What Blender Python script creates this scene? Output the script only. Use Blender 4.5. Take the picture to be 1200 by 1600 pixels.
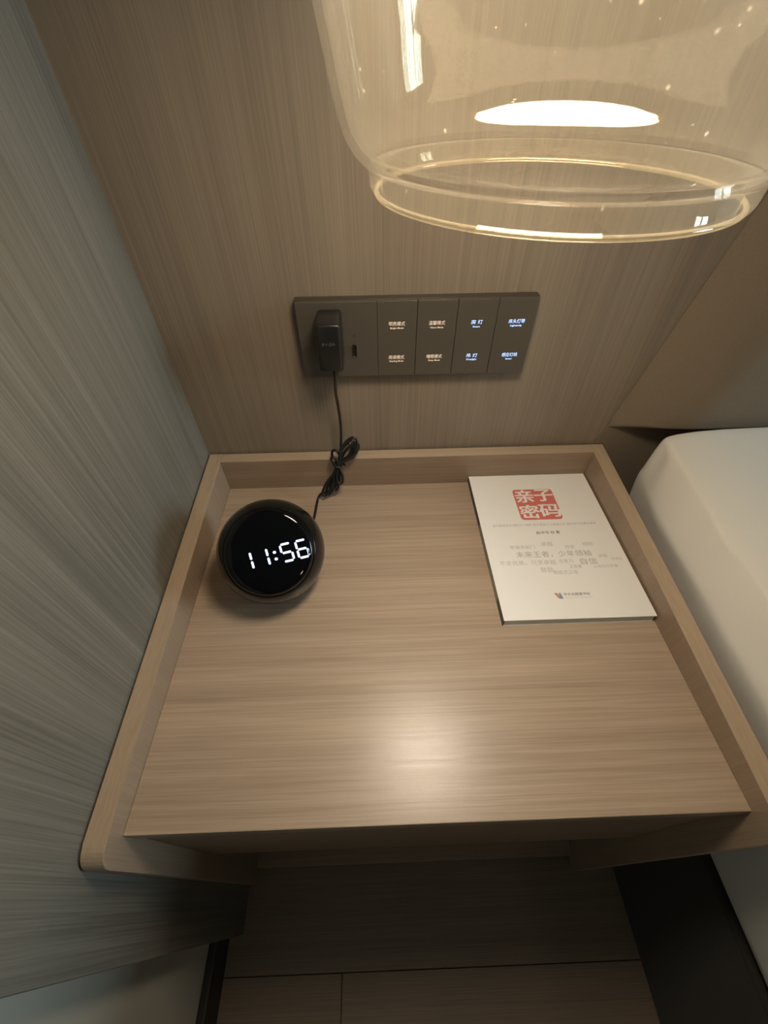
import bpy, bmesh, math, random
from mathutils import Vector, Matrix, noise
C = bpy.context.scene.collection
S = bpy.context.scene
for o in list(bpy.data.objects):
    bpy.data.objects.remove(o)
random.seed(7)

# all sizes below are in millimetres; z = 0 is the top of the nightstand's back rail, the floor is at z = -575
FLOOR = -575.0
def W(p): return Vector((p[0]*.001, p[1]*.001, (p[2]-FLOOR)*.001))

# ------------------------------------------------------------------ camera
cam = bpy.data.cameras.new('camera'); co = bpy.data.objects.new('camera', cam); C.objects.link(co)
cam.sensor_fit = 'VERTICAL'; cam.sensor_height = 24.0; cam.lens = 654.743/1600*24.0
cam.clip_start = .005
co.location = W((234.769, -466.51, 378.381))
co.rotation_euler = (0.742265, 0.0091645, -0.0308458)
S.camera = co

# ------------------------------------------------------------------ world, daylight through the window, exposure
S.view_settings.view_transform = 'Standard'; S.view_settings.look = 'None'
S.view_settings.gamma = 1; S.view_settings.use_curve_mapping = False
S.view_settings.exposure = 0.0
w = bpy.data.worlds.new('sky'); S.world = w; w.use_nodes = True
bg = w.node_tree.nodes['Background']; bg.inputs[0].default_value = (.70, .88, .96, 1); bg.inputs[1].default_value = 27
WIN = dict(x=3200, y0=-980, y1=-330, z0=250, z1=1450)
pl = bpy.data.lights.new('window_portal', 'AREA'); pl.shape = 'RECTANGLE'
pl.size = (WIN['z1']-WIN['z0'])*.001; pl.size_y = (WIN['y1']-WIN['y0'])*.001
pl.cycles.is_portal = True
po = bpy.data.objects.new('window_portal', pl); C.objects.link(po)
po.location = W((WIN['x']+90, (WIN['y0']+WIN['y1'])/2, (WIN['z0']+WIN['z1'])/2)); po.rotation_euler = (0, math.radians(90), 0)
BULB_COLOR = (1.0, .87, .70); BULB_STRENGTH = 61.0

# ------------------------------------------------------------------ materials
def new_mat(name, color=(.5,.5,.5), rough=.5, spec=.5, metal=0, coat=0):
    m = bpy.data.materials.new(name); m.use_nodes = True
    b = m.node_tree.nodes['Principled BSDF']
    b.inputs['Base Color'].default_value = (*color, 1); b.inputs['Roughness'].default_value = rough
    b.inputs['Specular IOR Level'].default_value = spec; b.inputs['Metallic'].default_value = metal
    b.inputs['Coat Weight'].default_value = coat
    return m
def wood(name, ca, cb, axis, rough=.45, fine=900, dash=14, seed=0, bump=.12, streak=.5, spec=.5):
    m = new_mat(name, ca, rough, spec); nt = m.node_tree; N = nt.nodes; L = nt.links
    b = N['Principled BSDF']
    tc = N.new('ShaderNodeTexCoord')
    def n(scale_across, scale_along, detail, off):
        mp = N.new('ShaderNodeMapping')
        sc = [scale_across]*3; sc[axis] = scale_along
        mp.inputs['Scale'].default_value = sc; mp.inputs['Location'].default_value = (off+seed, off*2+seed, off*3)
        L.new(tc.outputs['Object'], mp.inputs[0])
        t = N.new('ShaderNodeTexNoise'); t.inputs['Scale'].default_value = 1; t.inputs['Detail'].default_value = detail
        t.inputs['Roughness'].default_value = .6
        L.new(mp.outputs[0], t.inputs[0]); return t.outputs['Fac']
    f = n(fine, dash, 2, 0); g = n(fine*.22, dash*.25, 3, 5); h = n(22, 1.6, 2, 9)
    def ramp(x, lo, hi):
        r = N.new('ShaderNodeMapRange'); r.inputs[1].default_value = lo; r.inputs[2].default_value = hi
        L.new(x, r.inputs[0]); return r.outputs[0]
    def mad(x, k, y):
        q = N.new('ShaderNodeMath'); q.operation = 'MULTIPLY_ADD'; L.new(x, q.inputs[0]); q.inputs[1].default_value = k
        if isinstance(y, float): q.inputs[2].default_value = y
        else: L.new(y, q.inputs[2])
        return q.outputs[0]
    tot = mad(ramp(f, .36, .64), .4, mad(ramp(g, .3, .7), streak*.6, mad(ramp(h, .3, .7), .36, -.02)))
    mix = N.new('ShaderNodeMix'); mix.data_type = 'RGBA'
    mix.inputs[6].default_value = (*ca, 1); mix.inputs[7].default_value = (*cb, 1)
    L.new(tot, mix.inputs[0]); L.new(mix.outputs[2], b.inputs['Base Color'])
    bp = N.new('ShaderNodeBump'); bp.inputs['Strength'].default_value = bump; bp.inputs['Distance'].default_value = .0006
    L.new(f, bp.inputs['Height']); L.new(bp.outputs[0], b.inputs['Normal'])
    rr = mad(f, .18, rough-.09); L.new(rr, b.inputs['Roughness'])
    return m
def fabric(name, col, scale, bump, rough=.9, var=.06):
    m = new_mat(name, col, rough, .2); N = m.node_tree.nodes; L = m.node_tree.links; b = N['Principled BSDF']
    tc = N.new('ShaderNodeTexCoord'); t = N.new('ShaderNodeTexNoise'); t.inputs['Scale'].default_value = scale
    t.inputs['Detail'].default_value = 3; L.new(tc.outputs['Object'], t.inputs[0])
    bp = N.new('ShaderNodeBump'); bp.inputs['Strength'].default_value = bump; bp.inputs['Distance'].default_value = .0005
    L.new(t.outputs['Fac'], bp.inputs['Height']); L.new(bp.outputs[0], b.inputs['Normal'])
    mx = N.new('ShaderNodeMix'); mx.data_type = 'RGBA'
    mx.inputs[6].default_value = (*[c*(1-var) for c in col], 1); mx.inputs[7].default_value = (*[min(1, c*(1+var)) for c in col], 1)
    L.new(t.outputs['Fac'], mx.inputs[0]); L.new(mx.outputs[2], b.inputs['Base Color'])
    b.inputs['Sheen Weight'].default_value = .15
    return m
def emit(name, col, s):
    m = bpy.data.materials.new(name); m.use_nodes = True; N = m.node_tree.nodes; N.clear()
    e = N.new('ShaderNodeEmission'); e.inputs[0].default_value = (*col, 1); e.inputs[1].default_value = s
    o = N.new('ShaderNodeOutputMaterial'); m.node_tree.links.new(e.outputs[0], o.inputs[0]); return m
def glass(name, tint, haze, ior=1.5, bumpy=False):
    # thin clear glass: lets light straight through, mirrors by Fresnel, haze is dust film plus painted-in veil of lamp glow
    m = bpy.data.materials.new(name); m.use_nodes = True; N = m.node_tree.nodes; L = m.node_tree.links; N.clear()
    tr = N.new('ShaderNodeBsdfTransparent'); tr.inputs[0].default_value = (*tint, 1)
    gl = N.new('ShaderNodeBsdfGlossy'); gl.inputs['Roughness'].default_value = .015; gl.inputs[0].default_value = (1, 1, 1, 1)
    lw = N.new('ShaderNodeLayerWeight'); lw.inputs[0].default_value = .5
    pw = N.new('ShaderNodeMath'); pw.operation = 'POWER'; pw.inputs[1].default_value = 5; L.new(lw.outputs['Facing'], pw.inputs[0])
    fr = N.new('ShaderNodeMath'); fr.operation = 'MULTIPLY_ADD'; fr.inputs[1].default_value = .95; fr.inputs[2].default_value = .045; L.new(pw.outputs[0], fr.inputs[0])
    a = N.new('ShaderNodeMixShader'); L.new(fr.outputs[0], a.inputs[0]); L.new(tr.outputs[0], a.inputs[1]); L.new(gl.outputs[0], a.inputs[2])
    tl = N.new('ShaderNodeBsdfTranslucent'); tl.inputs[0].default_value = (.92, .84, .68, 1)
    df = N.new('ShaderNodeBsdfDiffuse'); df.inputs[0].default_value = (.92, .84, .68, 1)
    ad = N.new('ShaderNodeMixShader'); ad.inputs[0].default_value = .5; L.new(tl.outputs[0], ad.inputs[1]); L.new(df.outputs[0], ad.inputs[2])
    # specks of dust
    tc = N.new('ShaderNodeTexCoord'); vo = N.new('ShaderNodeTexVoronoi'); vo.inputs['Scale'].default_value = 95
    L.new(tc.outputs['Object'], vo.inputs[0])
    mr = N.new('ShaderNodeMapRange'); mr.inputs[1].default_value = .06; mr.inputs[2].default_value = .0
    mr.inputs[3].default_value = haze; mr.inputs[4].default_value = haze+.3; L.new(vo.outputs['Distance'], mr.inputs[0])
    b = N.new('ShaderNodeMixShader'); L.new(mr.outputs[0], b.inputs[0]); L.new(a.outputs[0], b.inputs[1]); L.new(ad.outputs[0], b.inputs[2])
    o = N.new('ShaderNodeOutputMaterial'); L.new(b.outputs[0], o.inputs[0]); return m

M = {}
M['wall'] = wood('wall_veneer', (.18, .14, .103), (.29, .232, .172), 2, .42, 760, 5, 3, .1, .45)
M['cladding'] = wood('cladding_veneer', (.095, .088, .072), (.23, .212, .178), 2, .5, 700, 5, 11, .12, .42)
M['top'] = wood('tray_veneer', (.285, .207, .147), (.49, .373, .27), 0, .33, 680, 8, 5, .1, .5)
M['side'] = wood('side_veneer', (.25, .18, .125), (.36, .265, .19), 2, .45, 900, 10, 7, .12)
M['rail'] = wood('rail_veneer', (.22, .155, .105), (.36, .26, .18), 0, .45, 900, 12, 8, .12)
M['edge_y'] = wood('edge_band_y', (.36, .265, .18), (.47, .355, .25), 1, .42, 800, 12, 2, .08)
M['edge_x'] = wood('edge_band_x', (.36, .265, .18), (.47, .355, .25), 0, .42, 800, 12, 4, .08)
M['floor'] = wood('floor_oak', (.17, .122, .086), (.27, .20, .145), 0, .45, 500, 6, 1, .1)
M['gap'] = new_mat('floor_gap', (.02, .017, .014), .9)
M['white_wall'] = fabric('white_wall_paint', (.46, .43, .36), 300, .05, .9, .02)
M['room_wall'] = fabric('room_wall_covering', (.20, .175, .145), 300, .1, .9, .04)
M['ceiling'] = fabric('ceiling_paint', (.36, .34, .31), 300, .05, .9, .02)
M['dark_trim'] = new_mat('dark_trim', (.022, .019, .016), .5)
M['black_plastic'] = new_mat('black_plastic', (.012, .012, .012), .28)
M['clock_body'] = new_mat('clock_body', (.006, .006, .006), .13, .32)
M['clock_face'] = new_mat('clock_face', (.001, .001, .0015), .02, .38)
M['cable'] = new_mat('cable', (.012, .012, .011), .3)
M['plate'] = new_mat('plate_metal', (.105, .092, .074), .42, .45, .3)
M['plate_edge'] = new_mat('plate_edge', (.10, .088, .07), .3, .5, .6)
M['slot'] = new_mat('slot', (.004, .004, .004), .5)
M['slot_rim'] = new_mat('slot_rim', (.16, .14, .12), .3, .5, .8)
M['grey_print'] = new_mat('grey_print', (.09, .09, .09), .5)
M['amber_text'] = emit('amber_backlight', (1, .72, .48), .95)
M['blue_text'] = emit('blue_backlight', (.42, .6, 1), 2.0)
M['led'] = emit('clock_led', (.66, .74, 1), 1.7)
M['paper'] = new_mat('book_cover_white', (.86, .83, .79), .38, .4)
M['pages'] = fabric('book_pages', (.62, .63, .56), 900, .2)
M['spine_dark'] = new_mat('spine_dark', (.07, .06, .05), .5)
M['spine_grey'] = new_mat('spine_grey', (.30, .28, .24), .5)
M['red_seal'] = new_mat('red_seal', (.66, .17, .14), .5)
M['ink'] = new_mat('ink', (.10, .10, .10), .6)
M['ink_grey'] = new_mat('ink_grey', (.48, .45, .41), .6)
M['ink_light'] = new_mat('ink_light', (.58, .55, .50), .6)
M['logo_red'] = new_mat('logo_red', (.55, .25, .2), .6)
M['logo_blue'] = new_mat('logo_blue', (.25, .3, .42), .6)
M['sheet'] = fabric('white_sheet', (.74, .72, .67), 500, .1, .85, .02)
M['bed_base'] = fabric('dark_upholstery', (.035, .03, .025), 700, .3)
M['headboard'] = fabric('headboard_leather', (.20, .155, .11), 420, .25, .6, .1)
M['glass'] = glass('lamp_glass', (.97, .945, .895), .021)
M['lip_glass'] = glass('lip_glass', (.97, .94, .86), .09); M['rim_glass'] = glass('rim_glass', (.97, .935, .86), .045)  # extra haze paints in the light caught along rim and lip
M['window_glass'] = glass('window_glass', (.97, .98, .98), .0)
M['brass'] = new_mat('brass', (.45, .32, .16), .3, .5, 1)
M['bulb'] = emit('bulb_glow', BULB_COLOR, BULB_STRENGTH)
M['downlight'] = emit('downlight_glow', (1, .72, .45), 60)
M['curtain'] = fabric('curtain', (.28, .25, .21), 300, .2)
M['black'] = new_mat('lamp_cord', (.02, .02, .02), .5)

# ------------------------------------------------------------------ helpers
def mesh_obj(name, bm, mats, parent=None, smooth=False, base=None):
    """bm is in millimetres, scene frame; it becomes ONE object. base: origin in mm"""
    if parent is not None: off = parent_world(parent)
    elif base is not None: off = W(base)
    else: off = W((0, 0, 0))*0
    for v in bm.verts: v.co = W(v.co)-off
    bmesh.ops.recalc_face_normals(bm, faces=bm.faces[:])
    me = bpy.data.meshes.new(name); bm.to_mesh(me); bm.free()
    for m in (mats if isinstance(mats, (list, tuple)) else [mats]): me.materials.append(m)
    if smooth:
        for p in me.polygons: p.use_smooth = True
        me.set_sharp_from_angle(angle=math.radians(38))
    o = bpy.data.objects.new(name, me); C.objects.link(o)
    if parent is not None: o.parent = parent
    else: o.location = off
    return o
def parent_world(p):
    v = Vector((0, 0, 0))
    while p: v = v+p.location; p = p.parent
    return v
def thing(name, label, cat, base, group=None):
    o = bpy.data.objects.new(name, None); C.objects.link(o); o.location = W(base); o.empty_display_size = .05
    o['label'] = label; o['category'] = cat
    if group: o['group'] = group
    return o
def tag(o, label, cat, group=None):
    o['label'] = label; o['category'] = cat
    if group: o['group'] = group
    return o
def struct(o): o['kind'] = 'structure'; return o
def box(bm, lo, hi, bev=0, seg=2, mat=0):
    r = bmesh.ops.create_cube(bm, size=1)
    vs = r['verts']
    for v in vs: v.co = Vector([(lo[i]+hi[i])/2+v.co[i]*(hi[i]-lo[i]) for i in range(3)])
    fs = {f for v in vs for f in v.link_faces}
    for f in fs: f.material_index = mat
    if bev:
        es = list({e for v in vs for e in v.link_edges})
        bmesh.ops.bevel(bm, geom=es, offset=bev, segments=seg, affect='EDGES', profile=.5)
def B(lo, hi, bev=0, seg=2):
    bm = bmesh.new(); box(bm, lo, hi, bev, seg); return bm
def prism(pts, axis, a, b, bev=0, seg=2):
    """pts: 2-D outline in the two other axes, extruded along axis from a to b"""
    bm = bmesh.new(); ax = [i for i in range(3) if i != axis]
    def P(p, t):
        q = [0, 0, 0]; q[ax[0]], q[ax[1]] = p; q[axis] = t; return q
    A = [bm.verts.new(P(p, a)) for p in pts]; Bv = [bm.verts.new(P(p, b)) for p in pts]
    n = len(pts); f1 = bm.faces.new(A); f2 = bm.faces.new(Bv[::-1])
    for i in range(n): bm.faces.new((A[i], Bv[i], Bv[(i+1) % n], A[(i+1) % n]))
    if bev:
        es = list(f1.edges)+list(f2.edges)
        bmesh.ops.bevel(bm, geom=es, offset=bev, segments=seg, affect='EDGES', profile=.5)
    return bm
def lathe(bm, prof, c, n=96, axis=None, close=False):
    """prof: (r, h) pairs; axis frame: (u, v, w) with w the axis"""
    u, v, w_ = axis or (Vector((1, 0, 0)), Vector((0, 1, 0)), Vector((0, 0, 1)))
    c = Vector(c); rings = []
    for r, h in prof:
        if r < 1e-6: rings.append([bm.verts.new(c+w_*h)])
        else: rings.append([bm.verts.new(c+w_*h+(u*math.cos(2*math.pi*i/n)+v*math.sin(2*math.pi*i/n))*r) for i in range(n)])
    pairs = list(zip(rings, rings[1:]))+([(rings[-1], rings[0])] if close else [])
    for a, b in pairs:
        for i in range(n):
            j = (i+1) % n
            if len(a) == 1 and len(b) == 1: continue
            if len(a) == 1: bm.faces.new((a[0], b[i], b[j]))
            elif len(b) == 1: bm.faces.new((a[i], a[j], b[0]))
            else: bm.faces.new((a[i], a[j], b[j], b[i]))
def spline(pts, sub=8):
    P = [Vector(p) for p in pts]; P = [P[0]*2-P[1]]+P+[P[-1]*2-P[-2]]; out = []
    for i in range(1, len(P)-2):
        for k in range(sub):
            t = k/sub; a, b, c, d = P[i-1:i+3]
            out.append(.5*((2*b)+(c-a)*t+(2*a-5*b+4*c-d)*t*t+(3*b-a-3*c+d)*t**3))
    out.append(P[-2]); return out
def tube(bm, pts, r, n=10, caps=True):
    T = [(pts[min(i+1, len(pts)-1)]-pts[max(i-1, 0)]).normalized() for i in range(len(pts))]
    u = T[0].orthogonal().normalized(); rings = []
    for p, t in zip(pts, T):
        u = (u-t*u.dot(t)).normalized(); v = t.cross(u)
        rings.append([bm.verts.new(p+(u*math.cos(2*math.pi*i/n)+v*math.sin(2*math.pi*i/n))*r) for i in range(n)])
    for a, b in zip(rings, rings[1:]):
        for i in range(n): bm.faces.new((a[i], a[(i+1) % n], b[(i+1) % n], b[i]))
    if caps: bm.faces.new(rings[0][::-1]); bm.faces.new(rings[-1])
def text(name, body, mat, parent, size, c, u, v, width=None, bold=0, depth=.12, spacing=1.0, shift=0):
    """flat lettering centred on c (mm) with reading direction u and up direction v"""
    cu = bpy.data.curves.new(name, 'FONT'); cu.body = body; cu.size = size; cu.offset = bold*size
    cu.extrude = depth/2; cu.resolution_u = 3; cu.space_character = spacing
    t = bpy.data.objects.new('t', cu); C.objects.link(t)
    me = bpy.data.meshes.new_from_object(t.evaluated_get(bpy.context.evaluated_depsgraph_get()))
    bpy.data.objects.remove(t); bpy.data.curves.remove(cu)
    bm = bmesh.new(); bm.from_mesh(me); bpy.data.meshes.remove(me)
    xs = [q.co.x for q in bm.verts]; ys = [q.co.y for q in bm.verts]
    x0, x1, y0, y1 = min(xs), max(xs), min(ys), max(ys)
    k = (width/(x1-x0)) if width else 1
    u = Vector(u).normalized(); v = Vector(v).normalized(); n = u.cross(v); c = Vector(c)
    if shift:                              # heavier strokes: the glyph repeated a little to each side
        g0 = bm.verts[:]+bm.edges[:]+bm.faces[:]
        for dx, dy in ((shift, 0), (-shift, 0), (shift*.5, shift*.4), (-shift*.5, -shift*.4)):
            r = bmesh.ops.duplicate(bm, geom=g0)
            for q in r['geom']:
                if isinstance(q, bmesh.types.BMVert): q.co.x += dx; q.co.y += dy; q.co.z += .004*(dx+dy)
    for q in bm.verts:
        q.co = c+u*((q.co.x-(x0+x1)/2)*k)+v*(q.co.y-(y0+y1)/2)+n*(q.co.z+depth/2)
    return mesh_obj(name, bm, mat, parent)

# ================================================================== the setting
X1, Y1, ZC = 3200, -3300, 1900
fl = struct(mesh_obj('floor', B((-140, Y1-100, FLOOR-60), (X1+100, 100, FLOOR-4)), M['gap']))
PL, PW = 1200, 190
row = 0; y = -551+PW*3
first = {}
while y > Y1:
    ya, yb = max(y-PW, Y1), min(y, 3)
    joint = {3: 159, 2: 759, 4: 659, 1: 300, 0: 40}.get(row, (row*437) % PL)
    x = joint-PL*2
    while x < X1:
        a, b = max(x, -34), min(x+PL, X1)
        if b-a > 20 and yb-ya > 20:
            o = mesh_obj('plank', B((a+.5, ya+.5, FLOOR-4), (b-.5, yb-.5, FLOOR), .5, 1), M['floor'], None, base=(a+(row*731 % 97), ya, FLOOR))
            o.parent = fl
        x += PL
    y -= PW; row += 1
struct(mesh_obj('wall_back', B((-140, 3, FLOOR), (X1+100, 103, ZC)), M['wall']))
struct(mesh_obj('wall_left', B((-134, Y1, FLOOR), (-34, 3, ZC)), M['white_wall']))
struct(mesh_obj('wall_front', B((-140, Y1-100, FLOOR), (X1+100, Y1, ZC)), M['room_wall']))
bm = bmesh.new()
wx0, wx1 = X1, X1+100
box(bm, (wx0, Y1, FLOOR), (wx1, 3, WIN['z0'])); box(bm, (wx0, Y1, WIN['z1']), (wx1, 3, ZC))
box(bm, (wx0, Y1, WIN['z0']), (wx1, WIN['y0'], WIN['z1'])); box(bm, (wx0, WIN['y1'], WIN['z0']), (wx1, 3, WIN['z1']))
struct(mesh_obj('wall_right', bm, M['room_wall']))
struct(mesh_obj('ceiling', B((-140, Y1-100, ZC), (X1+100, 103, ZC+60)), M['ceiling']))
# wood cladding on the left wall, ends just in front of the nightstand
struct(mesh_obj('trim_1', B((-34, -505, FLOOR), (-2, 3, ZC), .8, 1), M['cladding']))
struct(mesh_obj('baseboard_left', B((-34, Y1, FLOOR), (-22, -505, FLOOR+66), 2, 2), M['dark_trim']))
struct(mesh_obj('baseboard_front', B((-22, Y1, FLOOR), (X1, Y1+12, FLOOR+66), 2, 2), M['dark_trim']))
# window in the far wall
fr = struct(mesh_obj('window_1', B((wx0+30, WIN['y0'], WIN['z0']), (wx0+70, WIN['y1'], WIN['z0']+50)), M['white_wall']))
bm = bmesh.new()
ym = (WIN['y0']+WIN['y1'])/2
box(bm, (wx0+30, WIN['y0'], WIN['z1']-50), (wx0+70, WIN['y1'], WIN['z1']))
for yy in (WIN['y0'], WIN['y1']-50, ym-25): box(bm, (wx0+30, yy, WIN['z0']+50), (wx0+70, yy+50, WIN['z1']-50))
mesh_obj('window_frame', bm, M['white_wall'], fr)
for a, b in ((WIN['y0']+50, ym-25), (ym+25, WIN['y1']-50)):
    mesh_obj('pane', B((wx0+48, a, WIN['z0']+50), (wx0+52, b, WIN['z1']-50)), M['window_glass'], fr)

# ================================================================== nightstand
T, BT, NW, ND, TZ = 18.2, 17.4, 558.0, 423.6, -51.0
SL = 29.6/423.6
NB = -540.0            # bottom of the side panels
ns = thing('nightstand', 'brown wood nightstand with raised rim around its top, between wall and bed', 'nightstand', (NW/2, -220, NB))
def side_outline():
    pts = [(0, NB), (0, 0)]
    fy, r = -445.0, 16.0
    zt = lambda yy: SL*yy
    cy = fy+r; cz = zt(cy)-r
    pts.append((cy, zt(cy)))
    for k in range(1, 9):
        a = math.pi/2+k*math.pi/16
        pts.append((cy+r*math.cos(a), cz+r*math.sin(a)))
    pts.append((fy, NB)); return pts
for x0 in (0, NW-T):
    bm = prism(side_outline(), 0, x0, x0+T, .7, 2)
    for f in bm.faces:
        f.normal_update()
        if abs(f.normal.x) < .5: f.material_index = 1
    mesh_obj('side_panel', bm, [M['side'], M['edge_y']], ns)
bm = B((T, -BT, NB), (NW-T, 0, 0), .6, 2)
for f in bm.faces:
    f.normal_update()
    if f.normal.z > .5: f.material_index = 1
mesh_obj('back_panel', bm, [M['rail'], M['edge_x']], ns)
mesh_obj('tabletop', B((T, -ND, TZ-20), (NW-T, -BT, TZ), .7, 2), M['top'], ns)
mesh_obj('drawer_front', B((T+1, -ND+2, -284), (NW-T-1, -ND+22, TZ-21.5), .8, 2), M['rail'], ns)
mesh_obj('drawer_box', B((T+12, -ND+22, -276), (NW-T-12, -60, TZ-24)), M['rail'], ns)
mesh_obj('bottom_shelf', B((T, -ND-2, NB+2), (NW-T, -BT, NB+20), .7, 2), M['rail'], ns)

# ================================================================== switch and socket plate
PX, PZ, PWD, PH = 153.0, 121.0, 258.5, 86.0
sp = thing('switch_panel', 'long dark metal wall plate with backlit lettering above the nightstand', 'switch panel', (PX+PWD/2, 3, PZ))
mesh_obj('back_plate', B((PX, -8.5, PZ), (PX+PWD, 3, PZ+PH), 1.2, 3), M['plate_edge'], sp)
yf = -12.0
sock = mesh_obj('socket_plate', B((PX+.8, yf, PZ+.8), (PX+86.6, -8, PZ+PH-.8), .6, 2), M['plate'], sp)
o = mesh_obj('usb_port', B((211, yf-.35, 146), (216, yf+.2, 160.5), 1.6, 3), M['slot_rim'], sock)
mesh_obj('usb_slot', B((212.2, yf-.6, 147.4), (215.4, yf, 159.4), 1.2, 3), M['slot'], sp)
bm = bmesh.new(); lathe(bm, [(0, 0), (1.1, 0), (1.1, .5), (0, .5)], (214.6, yf+.1, 170.8), 16, (Vector((1, 0, 0)), Vector((0, 0, 1)), Vector((0, -1, 0))))
mesh_obj('indicator_light', bm, M['slot_rim'], sock)
U, V = (1, 0, 0), (0, 0, 1)
keys = [('明亮模式', 'Bright Mode', '阅读模式', 'Reading Mode', 'amber_text', 17.5, 0),
        ('温馨模式', 'Warm Mode', '睡眠模式', 'Sleep Mode', 'amber_text', 17.5, 0),
        ('房 灯', 'Room', '吊 灯', 'Droplight', 'blue_text', 12.5, 0),
        ('床头灯带', 'Lightstrip', '感应灯线', 'Sensor', 'blue_text', 17.5, 0)]
w2 = {'Bright Mode': 14.5, 'Reading Mode': 16, 'Warm Mode': 14.5, 'Sleep Mode': 13.5, 'Room': 7.5, 'Droplight': 11.5, 'Lightstrip': 12.5, 'Sensor': 7.5}
for i, (a, a2, b, b2, mt, wd, _) in enumerate(keys):
    x0 = PX+86.6+i*42.9+.25; x1 = x0+42.4-(.3 if i == 3 else 0)
    k = mesh_obj('switch_key', B((x0, yf, PZ+.8), (x1, -8, PZ+PH-.8), .5, 2), M['plate'], sp)
    cx = 261+i*43.3
    for t, t2, zc in ((a, a2, 182.5), (b, b2, 144.5)):
        text('lettering', t, M[mt], k, 4.9, (cx, yf, zc), U, V, wd, .0)
        text('lettering', t2, M[mt], k, 2.5, (cx, yf, zc-5.0), U, V, w2[t2], .012)

# ================================================================== plug-in charger
ch = thing('wall_charger', 'black plug-in power adapter pushed into the left end of the wall plate', 'charger', (190, yf, 149))
bm = B((177, -53, 149.5), (202.5, -13.5, 200.5), 3.6, 4)
mesh_obj('body', bm, M['black_plastic'], ch, True)
mesh_obj('prong_plate', B((180, -13.6, 153), (199.5, yf, 197), .5, 1), M['black_plastic'], ch)
text('lettering', '5V-2A', M['grey_print'], ch, 4, (189.5, -53.0, 180.8), U, V, 13.5, .01, .1)
bm = bmesh.new(); tube(bm, spline([(192.5, -46, 152), (192.4, -45.5, 143)], 3), 2.6, 16)
mesh_obj('strain_relief', bm, M['black_plastic'], ch, True)

# ================================================================== cable with its tied bundle
def bd(x, z, dy=0):                       # a point of the bundle, which leans over the back rail
    return (x, -20+(z-20)*.4-2.5+dy, z)
path = [(192.4, -45.5, 146), (191.4, -43, 134), (189.5, -32, 112), (189.9, -25, 90), (190.3, -22, 62), bd(188.5, 34, -3), bd(186, 14, -5), bd(183.5, 2, -3)]
loops = [  # (top apex x, z, spread), (bottom apex x, z, spread)
    ((206.5, 34.5, 8.5), (160, -37, 4)), ((203, 30, 7), (165.5, -37.5, 4)),
    ((178, 18, 5), (171, -33, 4)), ((209.5, 27, 6), (176, -31, 4)),
    ((175.5, 13, 3.5), (183.5, -21, 4)), ((199.5, 26, 5.5), (162, -38.5, 3.5))]
for i, ((tx, tz, s), (bx_, bz, s2)) in enumerate(loops):
    d = [-3.2, 0, 2.2, -1.5, -4.2, 1][i]; wv = [-2.6, 1.4, -1, 2.4, 0, -.4][i]
    mx, mz = 183.2, 1.5
    dirv = Vector((tx-mx, tz-mz)).normalized(); nr = Vector((-dirv.y, dirv.x))
    p = []
    q = Vector((mx, mz))+(Vector((tx, tz))-Vector((mx, mz)))*.6
    p.append(bd(q.x+nr.x*s, q.y+nr.y*s, d)); p.append(bd(tx+nr.x*s*.55, tz+nr.y*s*.55, d)); p.append(bd(tx-nr.x*s*.45, tz-nr.y*s*.45, d-1))
    p.append(bd(q.x-nr.x*s, q.y-nr.y*s, d-1.5)); p.append(bd(mx+wv, mz, d))
    dirv = Vector((bx_-mx, bz-mz)).normalized(); nr = Vector((-dirv.y, dirv.x))
    q = Vector((mx, mz))+(Vector((bx_, bz))-Vector((mx, mz)))*.6
    p.append(bd(q.x+nr.x*s2, q.y+nr.y*s2, d)); p.append(bd(bx_+nr.x*s2*.7, bz+nr.y*s2*.7, d)); p.append(bd(bx_-nr.x*s2*.7, bz-nr.y*s2*.7, d))
    if i < len(loops)-1:
        p.append(bd(q.x-nr.x*s2, q.y-nr.y*s2, d)); p.append(bd(mx-wv*.6, mz, d+1.4))
    path += p
path += [(153, -45, -42), (149.4, -52, -47.0), (147.6, -75, -48.6), (144, -102, -48.7), (137, -122, -47), (131, -130, -42)]
cb = thing('power_cable', 'thin black cable tied in a bundle from the wall adapter to the clock', 'cable', (183, -30, TZ))
bm = bmesh.new(); tube(bm, spline(path, 7), 1.8, 10)
mesh_obj('cord', bm, M['cable'], cb, True)
bm = bmesh.new()
ax = Vector((.42, -.15, .85)).normalized(); uu = ax.orthogonal().normalized(); vv = ax.cross(uu)
ring = [Vector(bd(183.2, 1.5, -1))+Vector((1, 0, 0))*(7.4*math.cos(a))+Vector((0, 1, .0))*(5.6*math.sin(a))+Vector((0, 0, -1))*(1.6*math.cos(a)) for a in [2*math.pi*i/28 for i in range(29)]]
tube(bm, ring, 1.5, 8)
mesh_obj('cable_tie', bm, M['cable'], cb, True)

# ================================================================== round LED clock
CR = 58.0; CC = Vector((115.7, -179.3, TZ+CR-.8))
ck = thing('alarm_clock', 'round glossy black digital clock reading 11:56 at the left of the tray', 'clock', (CC.x, CC.y, TZ))
psi, th = math.radians(15), math.radians(50)
cu_ = Vector((math.cos(psi), math.sin(psi), 0)); n0 = Vector((math.sin(psi), -math.cos(psi), 0))
cn = n0*math.cos(th)+Vector((0, 0, 1))*math.sin(th); cv = cn.cross(cu_); cv = cv if cv.z > 0 else -cv
fo = 34.5; fr_ = math.sqrt(CR*CR-fo*fo)-.6
bm = bmesh.new(); prof = []
n = 40; a_end = math.acos(fo/CR)
for i in range(n+1):
    a = math.pi-(math.pi-a_end)*i/n; prof.append((CR*math.sin(a) if i else 0, CR*math.cos(a)))
prof += [(fr_, fo+.2), (fr_-.7, fo-.3), (fr_-.7, fo-3), (0, fo-3)]
lathe(bm, prof, CC, 96, (cu_, cv, cn))
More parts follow.
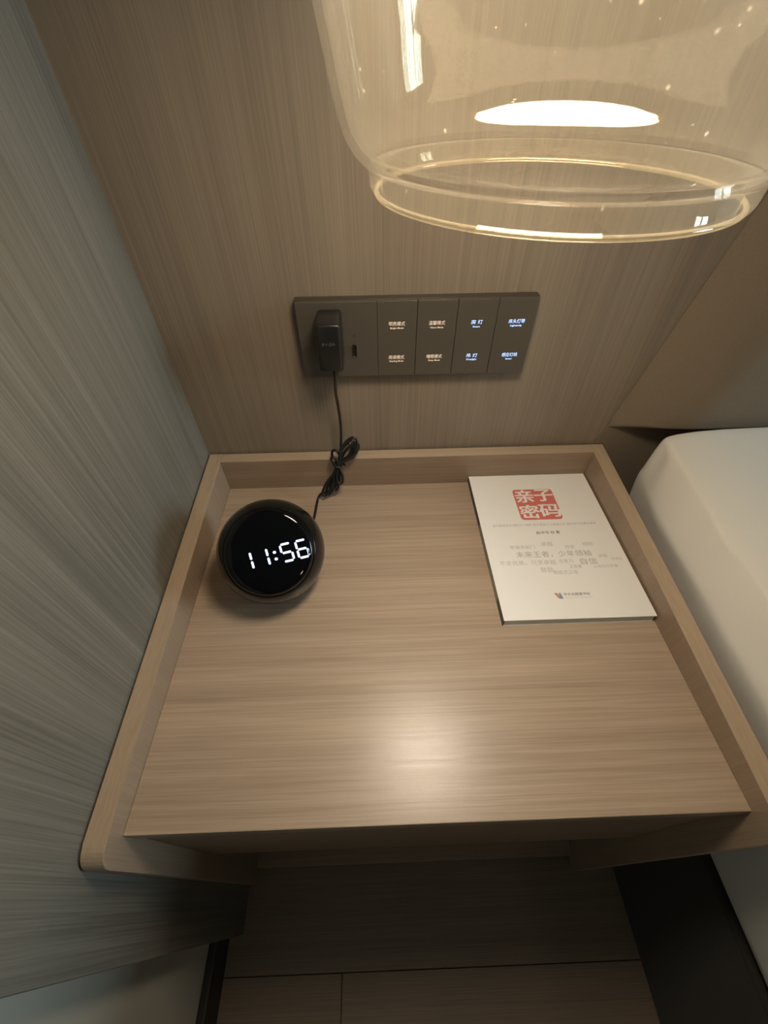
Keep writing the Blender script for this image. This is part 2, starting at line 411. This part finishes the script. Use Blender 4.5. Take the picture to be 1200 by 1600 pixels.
for v in bm.verts:                        # flattened underside it stands on
    if v.co.z < TZ+.2: v.co.z = TZ+.2
mesh_obj('body', bm, M['clock_body'], ck, True)
FR = 110.0                                # gently domed face
def dome(rho):
    e = max(0.0, rho-(fr_-6.5)); return fo+6.2-(6.0-math.sqrt(max(0, 36-e*e)))*1.0-rho*rho/(2*1500.0)
bm = bmesh.new(); lathe(bm, [(0, dome(0))]+[((fr_-.9)*i/40, dome((fr_-.9)*i/40)) for i in range(1, 41)]+[(fr_-.9, fo-2.6), (0, fo-2.6)], CC, 96, (cu_, cv, cn))
face = mesh_obj('face', bm, M['clock_face'], ck, True)
H, DW, sl = 17.8, 10.4, .05
ORG = (9.5-28.2, -4.4)
def P2(x, y_):
    X, Y = ORG[0]+x-sl*y_*1.0+.9, ORG[1]+y_-H/2+0
    return CC+cu_*X+cv*Y+cn*(dome(min(math.hypot(X, Y), fr_-1))+.05)
def seg(bm, p, q, hw=1.15):
    p, q = Vector(p), Vector(q); d = (q-p).normalized(); nn = Vector((-d.y, d.x)); g = .55
    a, b = p+d*g, q-d*g
    pts = [a+nn*0-d*0, a+d*.9+nn*hw, b-d*.9+nn*hw, b, b-d*.9-nn*hw, a+d*.9-nn*hw]
    top = [bm.verts.new(P2(*t)) for t in pts]; bot = [bm.verts.new(P2(*t)-cn*.03) for t in pts]
    bm.faces.new(top); bm.faces.new(bot[::-1])
    for i in range(6): bm.faces.new((top[i], bot[i], bot[(i+1) % 6], top[(i+1) % 6]))
SEG = {'a': ((0, 1), (1, 1)), 'b': ((1, .5), (1, 1)), 'c': ((1, 0), (1, .5)), 'd': ((0, 0), (1, 0)), 'e': ((0, 0), (0, .5)), 'f': ((0, .5), (0, 1)), 'g': ((0, .5), (1, .5))}
for x0, s in ((-DW, 'bc'), (16.3-DW, 'bc'), (30.4, 'afgcd'), (46.2, 'afgecd')):
    bm = bmesh.new()
    for c_ in s:
        (ax_, ay), (bx2, by) = SEG[c_]; seg(bm, (x0+ax_*DW, ay*H), (x0+bx2*DW, by*H))
    mesh_obj('digit', bm, M['led'], ck)
for yy in (.27, .66):
    bm = bmesh.new(); top = [P2(23.6+1.7*math.cos(a), yy*H+1.5*math.sin(a)) for a in [2*math.pi*i/16 for i in range(16)]]
    tv = [bm.verts.new(p) for p in top]; bv = [bm.verts.new(p-cn*.03) for p in top]
    bm.faces.new(tv); bm.faces.new(bv[::-1])
    for i in range(16): bm.faces.new((tv[i], bv[i], bv[(i+1) % 16], tv[(i+1) % 16]))
    mesh_obj('colon_dot', bm, M['led'], ck)

# ================================================================== paperback book
bx0, bx1, by0, by1, bt = 368.5, 537.2, -249.5, -18.0, -39.2
bk = thing('paperback_book', 'white paperback book with a red square seal, at the back right of the tray', 'book', ((bx0+bx1)/2, (by0+by1)/2, TZ))
mesh_obj('pages', B((bx0+1.2, by0+.9, TZ+.5), (bx1-.8, by1-.9, bt-.5)), M['pages'], bk)
fc = mesh_obj('front_cover', B((bx0, by0, bt-.45), (bx1, by1, bt), .15, 1), M['paper'], bk)
mesh_obj('back_cover', B((bx0, by0, TZ+.05), (bx1, by1, TZ+.5), .15, 1), M['paper'], bk)
sp_ = mesh_obj('spine', B((bx0, by0, TZ+.5), (bx0+1.2, by1, bt-.45)), M['spine_dark'], bk)
mesh_obj('spine_band', B((bx0-.08, -220, TZ+.4), (bx0+.1, -108, bt-.4)), M['spine_grey'], sp_)
BU, BV = (1, 0, 0), (0, 1, 0)
bm = bmesh.new()
sx0, sx1, sy0, sy1, r = 424.5, 480.2, -105.3, -48.4, 5
pts = []
for cx_, cy_, a0 in ((sx1-r, sy1-r, 0), (sx0+r, sy1-r, 90), (sx0+r, sy0+r, 180), (sx1-r, sy0+r, 270)):
    for k in range(6):
        a = math.radians(a0+18*k); pts.append((cx_+r*math.cos(a), cy_+r*math.sin(a)))
mesh_obj('seal', prism(pts, 2, bt, bt+.06), M['red_seal'], bk)
for t, cx_, cy_, ww in (('亲', 439, -61.5, 24), ('子', 466, -60.5, 25), ('密', 439, -90.5, 25), ('码', 466.5, -89.5, 27)):
    text('title_lettering', t, M['paper'], bk, 26, (cx_, cy_, bt+.04), BU, BV, ww, 0, .08, 1.0, .75)
def line(t, xa, xb, yy, size, mat): text('lettering', t, M[mat], fc, size, ((xa+xb)/2, yy, bt), BU, BV, xb-xa, .004, .06)
line('成为教练式父母的五个密码 孩子成长十三招怎么办 给中华千万家长读本', 384, 520, -114, 4.1, 'ink_grey')
line('赵中华 ◎ 著', 437.5, 468, -127.5, 5.2, 'ink')
line('幸福来敲门', 398, 429.5, -150, 6.2, 'ink_light')
line('卓越', 438, 453, -146, 7.6, 'ink_light')
line('改变', 467, 479, -151.5, 6, 'ink_light')
line('倾听', 490, 504, -148, 6.6, 'ink_light')
line('未来王者，少年领袖', 403, 496, -161.8, 10, 'ink_grey')
line('体验', 503, 514.5, -166.5, 5.8, 'ink_light')
line('不评论', 517, 531, -171.8, 4.6, 'ink_light')
line('不求完美，只求卓越', 380, 448.5, -174, 7.6, 'ink_light')
line('注意力', 452, 470, -172.8, 6, 'ink_light')
line('自信', 478.5, 499, -174, 10, 'ink_grey')
line('鼓励', 427, 442, -184.8, 8, 'ink_light')
line('正能量', 463, 478, -181, 5.4, 'ink_light')
line('心有阳光有爱', 492, 521, -182, 4.6, 'ink_light')
line('教练式父母', 441, 470.5, -189, 6.2, 'ink_light')
line('华文出版图书社', 443.5, 474, -219, 4.0, 'ink')
line('China Public Book Publishing House', 443.5, 475, -223.4, 1.6, 'ink_grey')
mesh_obj('logo', prism([(433, -217), (437, -217), (438.6, -224), (436.4, -224)], 2, bt, bt+.06), M['logo_red'], bk)
mesh_obj('logo', prism([(438.5, -217), (440.5, -217), (442, -224.5), (437.6, -224.5)], 2, bt, bt+.06), M['logo_blue'], bk)

# ================================================================== bed
bed = thing('bed', 'upholstered bed with white sheet and dark base, right of the nightstand', 'bed', (1500, -1000, FLOOR))
BX1, BY0, BY1 = 2100, -2100, -47
mesh_obj('bed_base', B((621, BY0, FLOOR), (BX1, BY1, -292), 4, 2), M['bed_base'], bed)
# fitted white sheet over the mattress
def bed_profile(yy):
    t = min(1, max(0, (-yy-50)/250)); e = math.exp(-((yy+50)/55)**2)
    wob = 3.0*noise.noise(Vector((0, yy*.018, 0)))+1.6*noise.noise(Vector((3, yy*.05, 0)))
    a = 1-e
    f1 = 2.6*math.sin(yy*.16+.6)*math.exp(-((yy+85)/38)**2); f2 = 2.2*math.sin(yy*.11+2)*math.exp(-((yy+100)/60)**2)
    P = [(800, -286), (626, -287), (621, -280), (606-6*t, -160), (590-10*t+6*e, -60), (581-8*t+9*e, -24), (575-3*t+14*e, -7-4*t), (577-3*t+14*e, 0-4*t),
         (584-4*t+f1+9*e, 22-8*t), (590-5*t+wob*a+f2+4*e, 44-14*t), (592-5*t+wob*a+4*e, 51-14*t), (597-4*t+wob*a+5*e, 55.5-14*t), (640, 62-9*t), (720, 64-4*t), (900, 66), (1350, 67), (1800, 66), (2060, 60), (2110, 20), (2118, -120), (2110, -286)]
    return P
ys = [-47, -48.5, -52, -58, -66, -76]+[-88-i*14 for i in range(44)]+[-750-i*90 for i in range(15)]+[-2085, -2106, -2114]
bm = bmesh.new(); rows = []
for i, yy in enumerate(ys):
    P = bed_profile(max(yy, -2100))
    k = {0: 9, 1: 5, 2: 2, 3: .6}.get(i, 0); k2 = {len(ys)-1: 24, len(ys)-2: 8}.get(i, 0)
    rw = []
    for j, (px, pz) in enumerate(P):
        dz = 0; dx = 0
        if pz > -10: dz -= (k+k2)*(1 if pz > 30 else .5)
        if px < 660: dx += k
        nz = 1.6*noise.noise(Vector((px*.012, yy*.01, pz*.02)))*(1 if pz > -200 else .3)
        rw.append(bm.verts.new((px+dx+nz*.4, yy+ (0 if i else 0), pz+dz+nz)))
    rows.append(rw)
for a, b in zip(rows, rows[1:]):
    for j in range(len(a)-1): bm.faces.new((a[j], a[j+1], b[j+1], b[j]))
    bm.faces.new((a[-1], a[0], b[0], b[-1]))
bm.faces.new(rows[0]); bm.faces.new(rows[-1][::-1])
o = mesh_obj('mattress_sheet', bm, M['sheet'], bed, True)
for p in o.data.polygons: p.use_smooth = True
md = o.modifiers.new('sub', 'SUBSURF'); md.levels = 2; md.render_levels = 2

# headboard: thin flat lower panel and a thick bulging pad with a slanted left edge
hb = thing('headboard', 'brown padded headboard with slanted left edge behind the bed', 'headboard', (1300, 3, -300))
def edge_x(z): return 553+(z-26.6)*.193 if z > 26.6 else 553+(z-26.6)*.262
mesh_obj('lower_panel', prism([(558.5, -300), (2160, -300), (2160, 40), (edge_x(40), 40), (edge_x(26.6), 26.6), (edge_x(1), 1), (558.5, 1)], 1, .6, 2.2), M['headboard'], hb)
bm = bmesh.new(); zs = [26.6+i*2.5 for i in range(10)]+[52+i*12 for i in range(54)]
ss = [0, 1.5, 4, 8, 14, 22, 32, 44, 58, 74, 90, 110, 160, 300, 600, 1000, 1580]
TH = 43.0; rows = []
for i, z in enumerate(zs):
    rw = []
    for s in ss:
        q = min(1, s/95.0); d = TH*(1-(1-q)**2.0)
        q2 = min(1, (z-26.6)/14.0); kk = math.sqrt(max(0, 1-(1-q2)**2))*.75+.25
        zt_ = zs[-1]-z; q3 = min(1, zt_/30); kk *= math.sqrt(max(0, 1-(1-q3)**2))
        rw.append(bm.verts.new((edge_x(z)+s, 2.0-d*kk, z+d*.42*max(0, 1-(z-26.6)/60))))
    rows.append(rw)
for a, b in zip(rows, rows[1:]):
    for j in range(len(a)-1): bm.faces.new((a[j], a[j+1], b[j+1], b[j]))
# closed behind
back = []
for i, z in enumerate(zs):
    back.append([bm.verts.new((edge_x(z)+s, 2.2, z)) for s in ss])
for a, b in zip(back, back[1:]):
    for j in range(len(a)-1): bm.faces.new((a[j], b[j], b[j+1], a[j+1]))
for a, b in ((rows[0], back[0]), (rows[-1], back[-1])):
    for j in range(len(ss)-1): bm.faces.new((a[j], a[j+1], b[j+1], b[j]))
for j in (0, len(ss)-1):
    for i in range(len(zs)-1): bm.faces.new((rows[i][j], rows[i+1][j], back[i+1][j], back[i][j]))
mesh_obj('pad', bm, M['headboard'], hb, True)

# ================================================================== small recessed ceiling light over the aisle
for lx, ly in ((900, -2300),):
    cl = thing('ceiling_light', 'small round recessed ceiling light with warm glow, beyond the bed', 'ceiling light', (lx, ly, ZC-10))
    bm = bmesh.new(); lathe(bm, [(46, ZC), (46, ZC-6), (56, ZC-6), (58, ZC-3), (58, ZC)], (lx, ly, 0), 48, close=True)
    mesh_obj('trim_ring', bm, M['ceiling'], cl, True)
    bm = bmesh.new(); lathe(bm, [(0, ZC-3), (45.5, ZC-3), (45.5, ZC-.5), (0, ZC-.5)], (lx, ly, 0), 48)
    mesh_obj('diffuser', bm, M['downlight'], cl)

# ================================================================== pendant lamp
LC = (305.0, -263.2); ZB = 343.8
LK = 1.265
def LS(prof): return [(r*LK, 378.4+(z-378.4)*LK) for r, z in prof]
lp = thing('pendant_lamp', 'clear glass jar-shaped pendant lamp hanging over the nightstand', 'lamp', (LC[0], LC[1], ZB))
out = [(55.2, 356.4), (57.5, 357.4), (60.0, 359.6), (62.2, 363.0), (63.6, 367.0), (64.9, 372.0), (66.0, 378.0), (67.2, 384.0), (68.6, 391), (70.5, 405), (72.0, 425), (72.6, 450), (71.6, 480), (67.5, 510), (58, 533), (42, 548), (26, 554)]
th_ = 2.2
inn = []
for i, (r, z) in enumerate(out):
    a = out[max(0, i-1)]; b = out[min(len(out)-1, i+1)]; d = Vector((b[0]-a[0], b[1]-a[1])).normalized()
    inn.append((r-d.y*th_, z+d.x*th_))
lip = []
bm = bmesh.new(); lathe(bm, LS([(51.2, 356.2), (51.3, 352.2), (51.8, 350.6), (53.2, 350.0), (54.6, 350.6), (55.2, 352.0), (55.3, 354.0), (55.4, 356.2)]), (LC[0], LC[1], 0), 128, close=True)
mesh_obj('glass_rim', bm, M['rim_glass'], lp, True)
bm = bmesh.new(); lathe(bm, LS([(53.2+.75*math.cos(a), 349.9+.75*math.sin(a)) for a in [2*math.pi*i/12 for i in range(12)]]), (LC[0], LC[1], 0), 128, close=True)
mesh_obj('lip_glint', bm, M['lip_glass'], lp, True)  # added thin ring, its pale haze stands in for the bright edge highlight
bm = bmesh.new(); lathe(bm, LS(out+inn[::-1]+lip), (LC[0], LC[1], 0), 128, close=True)
mesh_obj('glass_shade', bm, M['glass'], lp, True)
bm = bmesh.new(); lathe(bm, LS([(0, 549), (30, 549), (31, 551), (31, 560), (26, 566), (12, 570), (0, 570)]), (LC[0], LC[1], 0), 64)
mesh_obj('cap', bm, M['brass'], lp, True)
bm = bmesh.new(); lathe(bm, LS([(0, 500), (18, 500), (19, 503), (19, 549), (0, 549)]), (LC[0], LC[1], 0), 48)
mesh_obj('socket', bm, M['brass'], lp, True)
bm = bmesh.new(); lathe(bm, LS([(46, 446), (50, 446), (50.6, 447), (50.6, 452), (48, 470), (40, 486), (26, 496), (0, 500), (0, 498), (25, 494), (38.6, 484.6), (46.5, 469.5), (49, 452)]), (LC[0], LC[1], 0), 64)
mesh_obj('reflector', bm, M['brass'], lp, True)
bm = bmesh.new(); lathe(bm, LS([(0, 436), (15, 436.8), (28, 439), (38, 443), (44, 447), (46, 450), (0, 450.5)]), (LC[0], LC[1], 0), 64)
mesh_obj('frosted_lens', bm, M['bulb'], lp, True)
bm = bmesh.new(); tube(bm, [Vector((LC[0], LC[1], z)) for z in (618, 900, 1300, ZC-22)], 2.5, 12)
mesh_obj('cord', bm, M['black'], lp, True)
bm = bmesh.new(); lathe(bm, [(0, ZC-24), (50, ZC-22), (50, ZC), (0, ZC)], (LC[0], LC[1], 0), 48)
mesh_obj('ceiling_plate', bm, M['brass'], lp, True)
